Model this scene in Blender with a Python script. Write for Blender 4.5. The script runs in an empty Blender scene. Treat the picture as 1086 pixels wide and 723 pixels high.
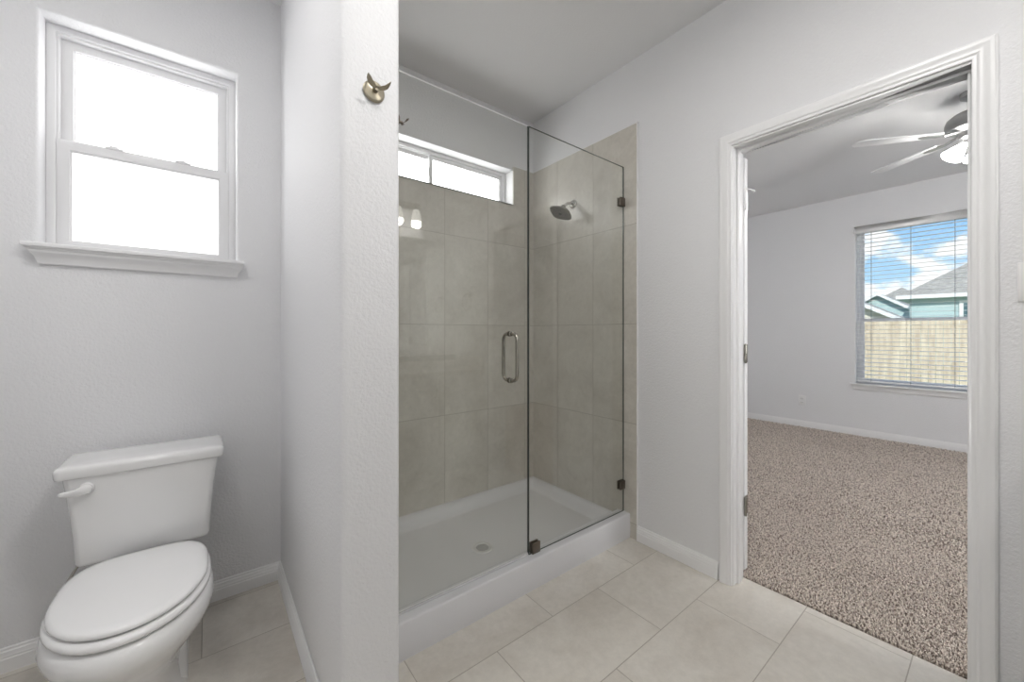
import bpy, bmesh, math, random
import numpy as np
from mathutils import Vector, Matrix, Euler

PI = math.pi
R = math.radians
SC = bpy.context.scene
COL = SC.collection
random.seed(7)

# ------------------------------------------------------------------ camera
EYE = 1.19
cd = bpy.data.cameras.new('camera')
cam = bpy.data.objects.new('camera', cd)
COL.objects.link(cam)
cd.sensor_width = 36.0
cd.sensor_fit = 'HORIZONTAL'
cd.lens = 36.0 * 411.0 / 1086.0
cd.shift_y = -(361.5 - 352.0) / 1086.0
cd.clip_start = 0.02
cd.clip_end = 400
cam.location = (0, 0, EYE)
cam.rotation_euler = (R(90), 0, -math.atan((543 - 220) / 411.0))
SC.camera = cam

# ------------------------------------------------------------------ colour management
SC.view_settings.view_transform = 'Standard'
SC.view_settings.look = 'None'
SC.view_settings.gamma = 1.0
SC.view_settings.use_curve_mapping = False
SC.view_settings.exposure = 0.46
SC.cycles.use_denoising = True
SC.cycles.max_bounces = 12
SC.cycles.diffuse_bounces = 6
SC.cycles.glossy_bounces = 5
SC.cycles.transparent_max_bounces = 24
SC.cycles.sample_clamp_indirect = 6.0
SC.cycles.caustics_reflective = False
SC.cycles.caustics_refractive = False


def N(nt, t, **k):
    n = nt.nodes.new(t)
    for a, v in k.items():
        setattr(n, a, v)
    return n


def setin(n, **k):
    for a, v in k.items():
        n.inputs[a.replace('_', ' ')].default_value = v


# ------------------------------------------------------------------ world: blue sky with white cumulus
SKY = 0.84
w = bpy.data.worlds.new('sky')
SC.world = w
w.use_nodes = True
nt = w.node_tree
nt.nodes.clear()
tc = N(nt, 'ShaderNodeTexCoord')
sep = N(nt, 'ShaderNodeSeparateXYZ')
nt.links.new(tc.outputs['Generated'], sep.inputs[0])
grad = N(nt, 'ShaderNodeValToRGB')
nt.links.new(sep.outputs['Z'], grad.inputs[0])
grad.color_ramp.elements[0].position = 0.0
grad.color_ramp.elements[0].color = (0.56, 0.82, 0.98, 1)
grad.color_ramp.elements[1].position = 0.45
grad.color_ramp.elements[1].color = (0.16, 0.40, 0.85, 1)
e = grad.color_ramp.elements.new(0.24)
e.color = (0.27, 0.55, 0.93, 1)
mp = N(nt, 'ShaderNodeMapping')
mp.inputs['Scale'].default_value = (1, 1, 2.0)
mp.inputs['Location'].default_value = (0.35, 0.10, 0.0)
nt.links.new(tc.outputs['Generated'], mp.inputs[0])
cn = N(nt, 'ShaderNodeTexNoise')
setin(cn, Scale=7.5, Detail=7.0, Roughness=0.6)
nt.links.new(mp.outputs[0], cn.inputs['Vector'])
lowb = N(nt, 'ShaderNodeMapRange')
setin(lowb, From_Min=0.06, From_Max=0.24, To_Min=0.10, To_Max=-0.05)
nt.links.new(sep.outputs['Z'], lowb.inputs[0])
addc = N(nt, 'ShaderNodeMath', operation='ADD')
nt.links.new(cn.outputs['Fac'], addc.inputs[0])
nt.links.new(lowb.outputs[0], addc.inputs[1])
cr = N(nt, 'ShaderNodeValToRGB')
cr.color_ramp.elements[0].position = 0.50
cr.color_ramp.elements[1].position = 0.58
nt.links.new(addc.outputs[0], cr.inputs[0])
mx = N(nt, 'ShaderNodeMixRGB')
nt.links.new(cr.outputs[0], mx.inputs[0])
nt.links.new(grad.outputs[0], mx.inputs[1])
mx.inputs[2].default_value = (1.05, 1.06, 1.08, 1)
bg = N(nt, 'ShaderNodeBackground')
bg.inputs['Strength'].default_value = SKY
nt.links.new(mx.outputs[0], bg.inputs['Color'])
wo = N(nt, 'ShaderNodeOutputWorld')
nt.links.new(bg.outputs[0], wo.inputs['Surface'])


def lamp(name, kind, loc, power, color=(1, 1, 1), size=0.1, rot=(0, 0, 0), size_y=None, spread=None):
    l = bpy.data.lights.new(name, kind)
    l.energy = power
    l.color = color
    if kind == 'POINT':
        l.shadow_soft_size = size
    elif kind == 'SUN':
        l.angle = size
    elif kind == 'AREA':
        l.size = size
        if size_y:
            l.shape = 'RECTANGLE'
            l.size_y = size_y
        if spread:
            l.spread = spread
    o = bpy.data.objects.new(name, l)
    COL.objects.link(o)
    o.location = loc
    o.rotation_euler = rot
    return o


# ---- light levels (tune here)
SUN_W = 2.9
VANITY_W = 1.3       # per bulb, right fixture
VANITY_L = 0.7       # per bulb, unseen left fixture, placed to light the partition face
DOWN_FILL = 11.5        # added ceiling lamp, unseen fill for the bathroom
ALCOVE_FILL = 3.8  # added alcove ceiling lamp, unseen, brightens the partition side
FAN_W = 13.0        # per bulb of the bedroom ceiling fan
PANE_TOILET = 2.6
PANE_SHOWER = 4.0
sun = lamp('sun', 'SUN', (12, 0, 14), SUN_W, (1, 0.96, 0.9), R(1.0), (R(56), 0, R(-66)))
# glow of the added side-wall window, unseen fill light for the bedroom
FILL_BED = 6.5

# ------------------------------------------------------------------ materials
MATS = {}


def mat(name, base=(.8, .8, .8), rough=.5, metal=0.0, bump=None, coat=0.0, spec=None, emit=None, estr=0.0):
    m = bpy.data.materials.new(name)
    m.use_nodes = True
    nt = m.node_tree
    p = nt.nodes['Principled BSDF']
    p.inputs['Base Color'].default_value = (*base, 1)
    p.inputs['Roughness'].default_value = rough
    p.inputs['Metallic'].default_value = metal
    p.inputs['Coat Weight'].default_value = coat
    p.inputs['Coat Roughness'].default_value = 0.05
    if spec is not None:
        p.inputs['Specular IOR Level'].default_value = spec
    if emit:
        p.inputs['Emission Color'].default_value = (*emit, 1)
        p.inputs['Emission Strength'].default_value = estr
    if bump:
        sc, dist, det = bump
        t = N(nt, 'ShaderNodeTexCoord')
        n = N(nt, 'ShaderNodeTexNoise')
        setin(n, Scale=sc, Detail=det, Roughness=.5)
        nt.links.new(t.outputs['Object'], n.inputs['Vector'])
        b = N(nt, 'ShaderNodeBump')
        setin(b, Strength=1.0, Distance=dist)
        nt.links.new(n.outputs['Fac'], b.inputs['Height'])
        nt.links.new(b.outputs[0], p.inputs['Normal'])
    MATS[name] = m
    return m


def speckle(name, c1, c2, scale, detail=4, rough=.5, lo=.35, hi=.65, bumpd=None, mapping=None):
    m = mat(name, c1, rough)
    nt = m.node_tree
    p = nt.nodes['Principled BSDF']
    t = N(nt, 'ShaderNodeTexCoord')
    n = N(nt, 'ShaderNodeTexNoise')
    setin(n, Scale=scale, Detail=detail, Roughness=.6)
    if mapping:
        q = N(nt, 'ShaderNodeMapping')
        q.inputs['Scale'].default_value = mapping
        nt.links.new(t.outputs['Object'], q.inputs[0])
        nt.links.new(q.outputs[0], n.inputs['Vector'])
    else:
        nt.links.new(t.outputs['Object'], n.inputs['Vector'])
    r = N(nt, 'ShaderNodeValToRGB')
    r.color_ramp.elements[0].position = lo
    r.color_ramp.elements[0].color = (*c1, 1)
    r.color_ramp.elements[1].position = hi
    r.color_ramp.elements[1].color = (*c2, 1)
    nt.links.new(n.outputs['Fac'], r.inputs[0])
    nt.links.new(r.outputs[0], p.inputs['Base Color'])
    if bumpd:
        b = N(nt, 'ShaderNodeBump')
        setin(b, Strength=1.0, Distance=bumpd)
        nt.links.new(n.outputs['Fac'], b.inputs['Height'])
        nt.links.new(b.outputs[0], p.inputs['Normal'])
    return m


def tile_mat(name, ax, off, bw, rh, stagger, ca, cb, grout, rough, mortar=.0018, cloud=3.2):
    """Large format cement-look ceramic tile; ax = the two object axes of the face."""
    m = bpy.data.materials.new(name)
    m.use_nodes = True
    nt = m.node_tree
    p = nt.nodes['Principled BSDF']
    t = N(nt, 'ShaderNodeTexCoord')
    s = N(nt, 'ShaderNodeSeparateXYZ')
    nt.links.new(t.outputs['Object'], s.inputs[0])
    c = N(nt, 'ShaderNodeCombineXYZ')
    for i in (0, 1):
        a = N(nt, 'ShaderNodeMath', operation='SUBTRACT')
        nt.links.new(s.outputs[ax[i]], a.inputs[0])
        a.inputs[1].default_value = off[i]
        nt.links.new(a.outputs[0], c.inputs[i])
    br = N(nt, 'ShaderNodeTexBrick')
    br.offset = stagger
    br.offset_frequency = 2
    br.squash = 1.0
    setin(br, Scale=1.0, Brick_Width=bw, Row_Height=rh, Mortar_Size=mortar, Mortar_Smooth=0.2, Bias=0.0)
    br.inputs['Color1'].default_value = (.0, .0, .0, 1)
    br.inputs['Color2'].default_value = (1, 1, 1, 1)
    br.inputs['Mortar'].default_value = (.5, .5, .5, 1)
    nt.links.new(c.outputs[0], br.inputs['Vector'])
    # every tile gets its own cut of the cloudy print
    sh = N(nt, 'ShaderNodeVectorMath', operation='SCALE')
    nt.links.new(br.outputs['Color'], sh.inputs[0])
    sh.inputs['Scale'].default_value = 7.0
    ad = N(nt, 'ShaderNodeVectorMath', operation='ADD')
    nt.links.new(t.outputs['Object'], ad.inputs[0])
    nt.links.new(sh.outputs[0], ad.inputs[1])
    n1 = N(nt, 'ShaderNodeTexNoise')
    setin(n1, Scale=cloud, Detail=9.0, Roughness=.66, Distortion=.6)
    nt.links.new(ad.outputs[0], n1.inputs['Vector'])
    r1 = N(nt, 'ShaderNodeValToRGB')
    r1.color_ramp.elements[0].position = .32
    r1.color_ramp.elements[0].color = (*ca, 1)
    r1.color_ramp.elements[1].position = .68
    r1.color_ramp.elements[1].color = (*cb, 1)
    nt.links.new(n1.outputs['Fac'], r1.inputs[0])
    n2 = N(nt, 'ShaderNodeTexNoise')
    setin(n2, Scale=38.0, Detail=6.0, Roughness=.7)
    nt.links.new(ad.outputs[0], n2.inputs['Vector'])
    r2 = N(nt, 'ShaderNodeMapRange')
    setin(r2, From_Min=.3, From_Max=.7, To_Min=.93, To_Max=1.05)
    nt.links.new(n2.outputs['Fac'], r2.inputs[0])
    mu = N(nt, 'ShaderNodeVectorMath', operation='SCALE')
    nt.links.new(r1.outputs[0], mu.inputs[0])
    nt.links.new(r2.outputs[0], mu.inputs['Scale'])
    mg = N(nt, 'ShaderNodeMixRGB')
    nt.links.new(br.outputs['Fac'], mg.inputs[0])
    nt.links.new(mu.outputs[0], mg.inputs[1])
    mg.inputs[2].default_value = (*grout, 1)
    nt.links.new(mg.outputs[0], p.inputs['Base Color'])
    p.inputs['Roughness'].default_value = rough
    b = N(nt, 'ShaderNodeBump')
    b.invert = True
    setin(b, Strength=.6, Distance=.0012)
    nt.links.new(br.outputs['Fac'], b.inputs['Height'])
    nt.links.new(b.outputs[0], p.inputs['Normal'])
    MATS[name] = m
    return m


WHITE_WALL = mat('wall_paint', (.800, .802, .815), .62, bump=(120, .0022, 3))
CEIL = mat('ceiling_paint', (.80, .80, .805), .8, bump=(120, .001, 2))
TRIM = mat('trim_paint', (.86, .86, .865), .28)
VINYL = mat('vinyl_frame', (.80, .80, .81), .35)
PORCELAIN = mat('porcelain', (.84, .84, .84), .12, coat=.6)
SATIN = mat('satin_nickel', (.25, .24, .215), .3, metal=1.0)
SEATPLASTIC = mat('seat_plastic', (.85, .85, .85), .18, coat=.3)
ACRYLIC = mat('white_acrylic', (.72, .72, .74), .22, coat=.2)
BRONZE = mat('dark_bronze', (.17, .145, .12), .3, metal=.85)
NICKEL = mat('brushed_nickel', (.40, .38, .34), .16, metal=1.0)
ANTIQUE = mat('antique_nickel', (.40, .36, .28), .3, metal=1.0)
CHROME = mat('chrome', (.62, .61, .58), .16, metal=1.0)
DRAINW = mat('drain_satin', (.74, .74, .74), .35, metal=.2)
STEEL = mat('drain_steel', (.45, .45, .44), .3, metal=1.0)
DARK = mat('drain_dark', (.08, .08, .08), .7)
PLASTIC = mat('white_plastic', (.84, .84, .84), .35)
SLAT = mat('blind_slat', (.93, .93, .92), .4)
CORD = mat('blind_cord', (.25, .26, .27), .8)
FANBLADE = mat('fan_blade_white', (.84, .84, .85), .35)
FANMETAL = mat('fan_brushed_nickel', (.36, .36, .36), .33, metal=.9)
CABINET = mat('cabinet_paint', (.62, .62, .62), .4)
COUNTER = speckle('counter_stone', (.62, .60, .56), (.82, .81, .78), 60, 6, .15)
MIRROR = mat('mirror_silver', (.9, .91, .9), .02, metal=1.0)
FLOOR_TILE = tile_mat('floor_tile', (0, 1), (.560, .85), .577, .32, .5,
                      (.560, .520, .462), (.690, .660, .605), (.40, .365, .315), .30, .0019, 3.0)
WT = dict(stagger=0.0, ca=(.550, .520, .462), cb=(.680, .654, .596), grout=(.40, .372, .32), rough=.26, mortar=.0016, cloud=3.4)
TILE_B = tile_mat('shower_tile_back', (0, 2), (1.184 - 3.3, .662 - 5.75), .330, .575, **WT)
TILE_R = tile_mat('shower_tile_side', (1, 2), (1.62 - 3.2, .662 - 5.75), .320, .575, **WT)
TEAL = speckle('teal_siding', (.40, .54, .53), (.44, .58, .57), 3, 3, .7)
CREAM = mat('cream_siding', (.66, .62, .52), .7)
FASCIA = mat('white_fascia', (.85, .85, .82), .6)
SHINGLE = speckle('roof_shingle', (.27, .25, .21), (.46, .43, .36), 5, 7, .9, mapping=(1, 1, 4))
GRASS = speckle('lawn', (.12, .20, .05), (.26, .33, .12), 2.5, 6, .9)
FENCE = speckle('fence_wood', (.52, .41, .29), (.74, .63, .47), 2.2, 6, .8, mapping=(1, 4, .5))
DARKGLASS = mat('house_glass', (.06, .14, .16), .1)
STUCCO = mat('outer_wall', (.6, .58, .54), .8)


def siding_bump(m, spacing):
    nt = m.node_tree
    p = nt.nodes['Principled BSDF']
    t = N(nt, 'ShaderNodeTexCoord')
    s = N(nt, 'ShaderNodeSeparateXYZ')
    nt.links.new(t.outputs['Object'], s.inputs[0])
    f = N(nt, 'ShaderNodeMath', operation='DIVIDE')
    nt.links.new(s.outputs['Z'], f.inputs[0])
    f.inputs[1].default_value = spacing
    g = N(nt, 'ShaderNodeMath', operation='FRACT')
    nt.links.new(f.outputs[0], g.inputs[0])
    b = N(nt, 'ShaderNodeBump')
    setin(b, Strength=1.0, Distance=.03)
    b.invert = True
    nt.links.new(g.outputs[0], b.inputs['Height'])
    nt.links.new(b.outputs[0], p.inputs['Normal'])


siding_bump(TEAL, .18)
siding_bump(CREAM, .18)


def thin_glass(name, tint):
    m = bpy.data.materials.new(name)
    m.use_nodes = True
    nt = m.node_tree
    nt.nodes.clear()
    geo = N(nt, 'ShaderNodeNewGeometry')
    ior = N(nt, 'ShaderNodeMapRange')
    setin(ior, To_Min=1.5, To_Max=1 / 1.5)
    nt.links.new(geo.outputs['Backfacing'], ior.inputs[0])
    fr = N(nt, 'ShaderNodeFresnel')
    nt.links.new(ior.outputs[0], fr.inputs['IOR'])
    tr = N(nt, 'ShaderNodeBsdfTransparent')
    tr.inputs[0].default_value = (*tint, 1)
    gl = N(nt, 'ShaderNodeBsdfGlossy')
    gl.inputs['Roughness'].default_value = 0.0
    gl.inputs['Color'].default_value = (1, 1, 1, 1)
    mx = N(nt, 'ShaderNodeMixShader')
    nt.links.new(fr.outputs[0], mx.inputs[0])
    nt.links.new(tr.outputs[0], mx.inputs[1])
    nt.links.new(gl.outputs[0], mx.inputs[2])
    o = N(nt, 'ShaderNodeOutputMaterial')
    nt.links.new(mx.outputs[0], o.inputs[0])
    return m


GLASS = thin_glass('shower_glass', (.972, .978, .970))
WINGLASS = thin_glass('window_glass', (.985, .99, .99))
EDGE_DARK = mat('glass_edge_dark', (.07, .085, .08), .12)
EDGE_GLINT = mat('glass_edge_glint', (.95, .96, .96), .25)  # pale colour stands in for light caught in the door's top edge
_n = EDGE_GLINT.node_tree
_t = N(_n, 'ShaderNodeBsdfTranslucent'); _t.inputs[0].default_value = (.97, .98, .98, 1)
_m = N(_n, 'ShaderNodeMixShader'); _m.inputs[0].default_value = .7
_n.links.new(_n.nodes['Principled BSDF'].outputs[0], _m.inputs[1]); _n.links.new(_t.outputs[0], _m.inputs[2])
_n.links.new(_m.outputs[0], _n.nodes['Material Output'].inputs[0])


def frosted(name, strength):
    m = mat(name, (.9, .9, .9), .5, emit=(1, 1, 1), estr=strength)
    nt = m.node_tree
    p = nt.nodes['Principled BSDF']
    t = N(nt, 'ShaderNodeTexCoord')
    n = N(nt, 'ShaderNodeTexNoise')
    setin(n, Scale=220, Detail=2)
    nt.links.new(t.outputs['Object'], n.inputs['Vector'])
    r = N(nt, 'ShaderNodeMapRange')
    setin(r, To_Min=strength * .88, To_Max=strength * 1.12)
    nt.links.new(n.outputs['Fac'], r.inputs[0])
    nt.links.new(r.outputs[0], p.inputs['Emission Strength'])
    return m


PANE_T = frosted('frosted_pane_upper', PANE_TOILET)
PANE_TL = frosted('frosted_pane_lower', 0.66)
PANE_FILL = frosted('fill_pane_bedroom', FILL_BED)  # glowing pane of the added side window
PANE_S = frosted('frosted_pane_shower', PANE_SHOWER)
SHADE = mat('lit_glass_shade', (.9, .9, .88), .4, emit=(1, .97, .9), estr=2.2)

SHADE_FAN = mat('lit_glass_shade_fan', (.9, .9, .88), .4, emit=(1, .98, .94), estr=20.0)
# carpet yarn: two tones of yarn in the one pile
YARN = speckle('carpet_yarn', (.22, .17, .14), (.82, .735, .66), 105, 2, .95, lo=.38, hi=.53)
CARPETBASE = speckle('carpet_backing', (.16, .13, .11), (.28, .235, .20), 120, 2, .95)


# ------------------------------------------------------------------ mesh helpers
class MB:
    def __init__(s):
        s.v, s.f, s.mi = [], [], []

    def add(s, verts, faces, mi=0, M=None):
        b = len(s.v)
        for p in verts:
            q = Vector(p)
            if M is not None:
                q = M @ q
            s.v.append(tuple(q))
        for f in faces:
            s.f.append([b + i for i in f])
            s.mi.append(mi)

    def box(s, a, b, mi=0, M=None):
        x0, y0, z0 = a
        x1, y1, z1 = b
        v = [(x0, y0, z0), (x1, y0, z0), (x1, y1, z0), (x0, y1, z0), (x0, y0, z1), (x1, y0, z1), (x1, y1, z1), (x0, y1, z1)]
        f = [(3, 2, 1, 0), (4, 5, 6, 7), (0, 1, 5, 4), (1, 2, 6, 5), (2, 3, 7, 6), (3, 0, 4, 7)]
        s.add(v, f, mi, M)

    def loft(s, rings, cap0=True, cap1=True, closed=True, mi=0, M=None):
        n = len(rings[0])
        v = [p for r in rings for p in r]
        f = []
        for k in range(len(rings) - 1):
            for i in range(n if closed else n - 1):
                j = (i + 1) % n
                f.append((k * n + i, k * n + j, (k + 1) * n + j, (k + 1) * n + i))
        if cap0:
            f.append(tuple(reversed(range(n))))
        if cap1:
            f.append(tuple((len(rings) - 1) * n + i for i in range(n)))
        s.add(v, f, mi, M)

    def lathe(s, prof, seg=32, mi=0, M=None, cap0=False, cap1=False):
        rings = [[(r * math.cos(2 * PI * i / seg), r * math.sin(2 * PI * i / seg), z) for i in range(seg)] for r, z in prof]
        s.loft(rings, cap0, cap1, True, mi, M)

    def tube(s, pts, r, seg=12, mi=0, M=None, closed=False):
        pts = [Vector(p) for p in pts]
        rr = r if isinstance(r, (list, tuple)) else [r] * len(pts)
        rings = []
        up = None
        n = len(pts)
        for i, p in enumerate(pts):
            if closed:
                t = (pts[(i + 1) % n] - pts[i - 1]).normalized()
            else:
                t = (pts[min(i + 1, n - 1)] - pts[max(i - 1, 0)]).normalized()
            if up is None:
                up = t.orthogonal().normalized()
            up = (up - t * up.dot(t)).normalized()
            sd = t.cross(up)
            rings.append([tuple(p + (up * math.cos(2 * PI * k / seg) + sd * math.sin(2 * PI * k / seg)) * rr[i]) for k in range(seg)])
        if closed:
            rings.append(rings[0])
            s.loft(rings, False, False, True, mi, M)
        else:
            s.loft(rings, True, True, True, mi, M)

    def build(s, name, mats, parent=None, smooth=False, bevel=0, seg=2, sub=0, angle=40, loc=None):
        me = bpy.data.meshes.new(name)
        me.from_pydata(s.v, [], s.f)
        mats = mats if isinstance(mats, (list, tuple)) else [mats]
        for m in mats:
            me.materials.append(m)
        me.polygons.foreach_set('material_index', s.mi)
        bm = bmesh.new()
        bm.from_mesh(me)
        bmesh.ops.remove_doubles(bm, verts=bm.verts, dist=1e-6)
        bmesh.ops.recalc_face_normals(bm, faces=bm.faces)
        if bevel:
            ed = [e_ for e_ in bm.edges if len(e_.link_faces) == 2 and e_.calc_face_angle(0) > R(30)]
            bmesh.ops.bevel(bm, geom=ed, offset=bevel, segments=seg, affect='EDGES', profile=.5, clamp_overlap=True)
        if smooth or bevel:
            for f in bm.faces:
                f.smooth = True
            for e_ in bm.edges:
                if len(e_.link_faces) == 2 and e_.calc_face_angle(0) > R(angle):
                    e_.smooth = False
        bm.to_mesh(me)
        bm.free()
        me.update()
        o = bpy.data.objects.new(name, me)
        COL.objects.link(o)
        if sub:
            md = o.modifiers.new('sub', 'SUBSURF')
            md.levels = md.render_levels = sub
        if parent is not None:
            o.parent = parent
            # meshes are written in world coordinates: undo the parent's offset
            o.location = -Vector(parent.location) if loc is None else loc
        elif loc is not None:
            o.location = loc
        return o


def thing(name, loc, label, cat, group=None):
    o = bpy.data.objects.new(name, None)
    COL.objects.link(o)
    o.empty_display_size = .05
    o.location = loc
    o['label'] = label
    o['category'] = cat
    if group:
        o['group'] = group
    return o


def tag(o, label=None, cat=None, group=None, kind=None):
    if label:
        o['label'] = label
    if cat:
        o['category'] = cat
    if group:
        o['group'] = group
    if kind:
        o['kind'] = kind
    return o


def struct(o, label=None, cat='room'):
    o['kind'] = 'structure'
    if label:
        o['label'] = label
        o['category'] = cat
    return o


def rrect(x0, x1, y0, y1, r, z, seg=5):
    out = []
    for cx, cy, a0 in ((x1 - r, y1 - r, 0), (x0 + r, y1 - r, 90), (x0 + r, y0 + r, 180), (x1 - r, y0 + r, 270)):
        for k in range(seg + 1):
            a = R(a0 + 90 * k / seg)
            out.append((cx + r * math.cos(a), cy + r * math.sin(a), z))
    return out


def holed_wall(mb, m, outer, hole, depth, r=.012, seg=5):
    """wall slab with a rectangular opening whose plaster edge is rounded"""
    a0, a1, z0, z1 = outer
    h0, h1, k0, k1 = hole

    def ring(e_, d):
        return [m(h0 - e_, k0 - e_, d), m(h1 + e_, k0 - e_, d), m(h1 + e_, k1 + e_, d), m(h0 - e_, k1 + e_, d)]
    rings = [[m(a0, z0, depth), m(a1, z0, depth), m(a1, z1, depth), m(a0, z1, depth)],
             [m(a0, z0, 0), m(a1, z0, 0), m(a1, z1, 0), m(a0, z1, 0)]]
    for i in range(seg + 1):
        t = PI / 2 * i / seg
        rings.append(ring(r * (1 - math.sin(t)), r * (1 - math.cos(t))))
    rings.append(ring(0, depth))
    rings.append(rings[0])
    mb.loft(rings, False, False)


# ================================================================== ROOM SHELL
X0, XR, XB, XF = -.68, 1.938, 2.050, 5.86      # bathroom left, door wall (two faces), bedroom far wall
YM, YT, YS = -.605, 2.17, 2.205                # mirror wall, toilet wall, shower back wall
ZC = 2.765
BY0, BY1 = -2.1, 2.36                          # bedroom

# floor (tile) and bedroom floor
b = MB(); b.box((X0 - .1, YM - .1, -.12), (2.046, 2.5, 0))
struct(b.build('floor', FLOOR_TILE))
b = MB(); b.box((2.046, BY0 - .1, -.12), (XF + .15, BY1 + .1, -.004))
struct(b.build('floor_bedroom', CARPETBASE))

# ceilings
b = MB(); b.box((X0 - .1, YM - .1, ZC), (XR + .05, 2.5, ZC + .12))
struct(b.build('ceiling', CEIL))
b = MB(); b.box((XR + .05, BY0 - .1, ZC), (XF + .15, BY1 + .1, ZC + .12))
struct(b.build('ceiling_bedroom', CEIL))

# toilet wall with its window opening
WX0, WX1, WZ0, WZ1 = -.483, .104, 1.505, 2.372
b = MB()
holed_wall(b, lambda a, z, d: (a, YT + d, z), (X0 - .1, .36, -.0, ZC), (WX0, WX1, WZ0, WZ1), .22, .016)
struct(b.build('wall_back', WHITE_WALL, smooth=True, angle=35))
# shower back wall: plaster above, tile below, window slot at the top of the tile
SX0, SX1, SZ0, SZ1 = .56, 1.738, 2.110, 2.362
b = MB()
holed_wall(b, lambda a, z, d: (a, YS + d, z), (.36, XR + .11, 0, ZC), (SX0, SX1, SZ0, SZ1), .20, .004)
struct(b.build('wall_shower', WHITE_WALL, smooth=True, angle=35))
b = MB()
TT = 2.385
b.box((.442, YS - .009, .098), (SX0, YS, TT)); b.box((SX1, YS - .009, .098), (XR, YS, TT)); b.box((SX0, YS - .009, .098), (SX1, YS, SZ0))
b.box((SX0, YS - .009, SZ0 - .009), (SX1, YS + .1, SZ0))
struct(b.build('wall_shower_tile', TILE_B))
# right (door) wall
b = MB()
DY0, DY1, DZ = .053, .800, 2.072
b.box((XR, DY1, 0), (XB, 2.5, ZC)); b.box((XR, BY0 - .1, 0), (XB, DY0, ZC)); b.box((XR, DY0, DZ), (XB, DY1, ZC))
struct(b.build('wall_right', WHITE_WALL))
b = MB(); b.box((XR - .009, 1.301, .0), (XR, YS - .009, TT))
struct(b.build('wall_right_tile', TILE_R))
b = MB(); b.box((XR - .010, 1.2975, .0), (XR, 1.301, TT + .003)); b.box((XR - .010, 1.2975, TT), (XR, YS - .009, TT + .003))
struct(b.build('trim_1', PLASTIC))
# left wall and mirror wall
b = MB(); b.box((X0 - .1, YM - .1, 0), (X0, 2.5, ZC)); struct(b.build('wall_left', WHITE_WALL))
b = MB(); b.box((X0, YM - .1, 0), (XR, YM, ZC)); struct(b.build('wall_front', WHITE_WALL))
# partition between toilet and shower with rounded plaster corners
PX0, PX1, PY = .279, .442, 1.087
b = MB()
ring = []
rr = .018
for cx, cy, a0 in ((PX1 - rr, PY + rr, 270), (PX0 + rr, PY + rr, 180)):
    pts = [(cx + rr * math.cos(R(a0 + 90 * k / 6)), cy + rr * math.sin(R(a0 + 90 * k / 6))) for k in range(7)]
    ring += list(reversed(pts))
ring = [(PX1, YS + .01)] + ring + [(PX0, YS + .01)]
b.loft([[(x, y, 0) for x, y in ring], [(x, y, ZC) for x, y in ring]])
struct(b.build('wall_partition', WHITE_WALL, smooth=True, angle=35))
# shower side of the partition is tiled too
b = MB(); b.box((PX1, 1.301, .0), (PX1 + .009, YS - .009, TT))
struct(b.build('wall_partition_tile', TILE_R))

# bedroom walls
BW = (-.145, 1.062, .600, 2.385)      # window opening y0,y1,z0,z1
b = MB()
holed_wall(b, lambda a, z, d: (XF + d, a, z), (BY0 - .1, BY1 + .1, 0, ZC), BW, .15, .012)
struct(b.build('wall_bedroom_far', WHITE_WALL, smooth=True, angle=35))
b = MB()
b.box((XB, BY1, 0), (XF, BY1 + .1, ZC)); struct(b.build('wall_bedroom_left', WHITE_WALL))
b = MB()
holed_wall(b, lambda a, z, d: (a, BY0 - d, z), (XB, XF, 0, ZC), (2.18, 3.36, .9, 2.35), .14, .012)
struct(b.build('wall_bedroom_right', WHITE_WALL, smooth=True, angle=35))

# baseboards: stepped profile
BP = [(0, 0), (.014, 0), (.014, .046), (.012, .050), (.0125, .056), (.010, .062), (.0095, .070), (.006, .074), (.0055, .080), (.003, .083), (0, .083)]


def base_run(mb, p0, p1, nrm, m0=0.0, m1=0.0):
    """p0->p1 along the wall, nrm points into the room; m0/m1 = mitre factor at the ends"""
    p0, p1, nrm = Vector(p0), Vector(p1), Vector(nrm)
    d = (p1 - p0).normalized()
    rings = []
    for p, mm in ((p0, m0), (p1, m1)):
        rings.append([tuple((p + nrm * t + d * mm * t).to_3d() + Vector((0, 0, h))) for t, h in BP])
    mb.loft(rings)


b = MB(); base_run(b, (X0, YT), (PX0, YT), (0, -1), 1, -1); struct(b.build('baseboard_back', TRIM, smooth=True, angle=25))
b = MB()
base_run(b, (PX0, YT), (PX0, PY), (-1, 0), 1, 1)
base_run(b, (PX0, PY), (PX1, PY), (0, -1), -1, 1)
base_run(b, (PX1, PY), (PX1, 1.30), (1, 0), -1, 0)
struct(b.build('baseboard_partition', TRIM, smooth=True, angle=25))
b = MB(); base_run(b, (XR, 1.2975), (XR, .852), (-1, 0)); struct(b.build('baseboard_right', TRIM, smooth=True, angle=25))
b = MB(); base_run(b, (X0, YM + .6), (X0, YT), (1, 0), 0, -1); struct(b.build('baseboard_left', TRIM, smooth=True, angle=25))
b = MB(); base_run(b, (XF, BY1), (XF, BY0), (-1, 0), 1, -1); struct(b.build('baseboard_bedroom_far', TRIM, smooth=True, angle=25))
b = MB(); base_run(b, (XF, BY1), (XB, BY1), (0, -1), 1, 0); struct(b.build('baseboard_bedroom_left', TRIM, smooth=True, angle=25))

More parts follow.
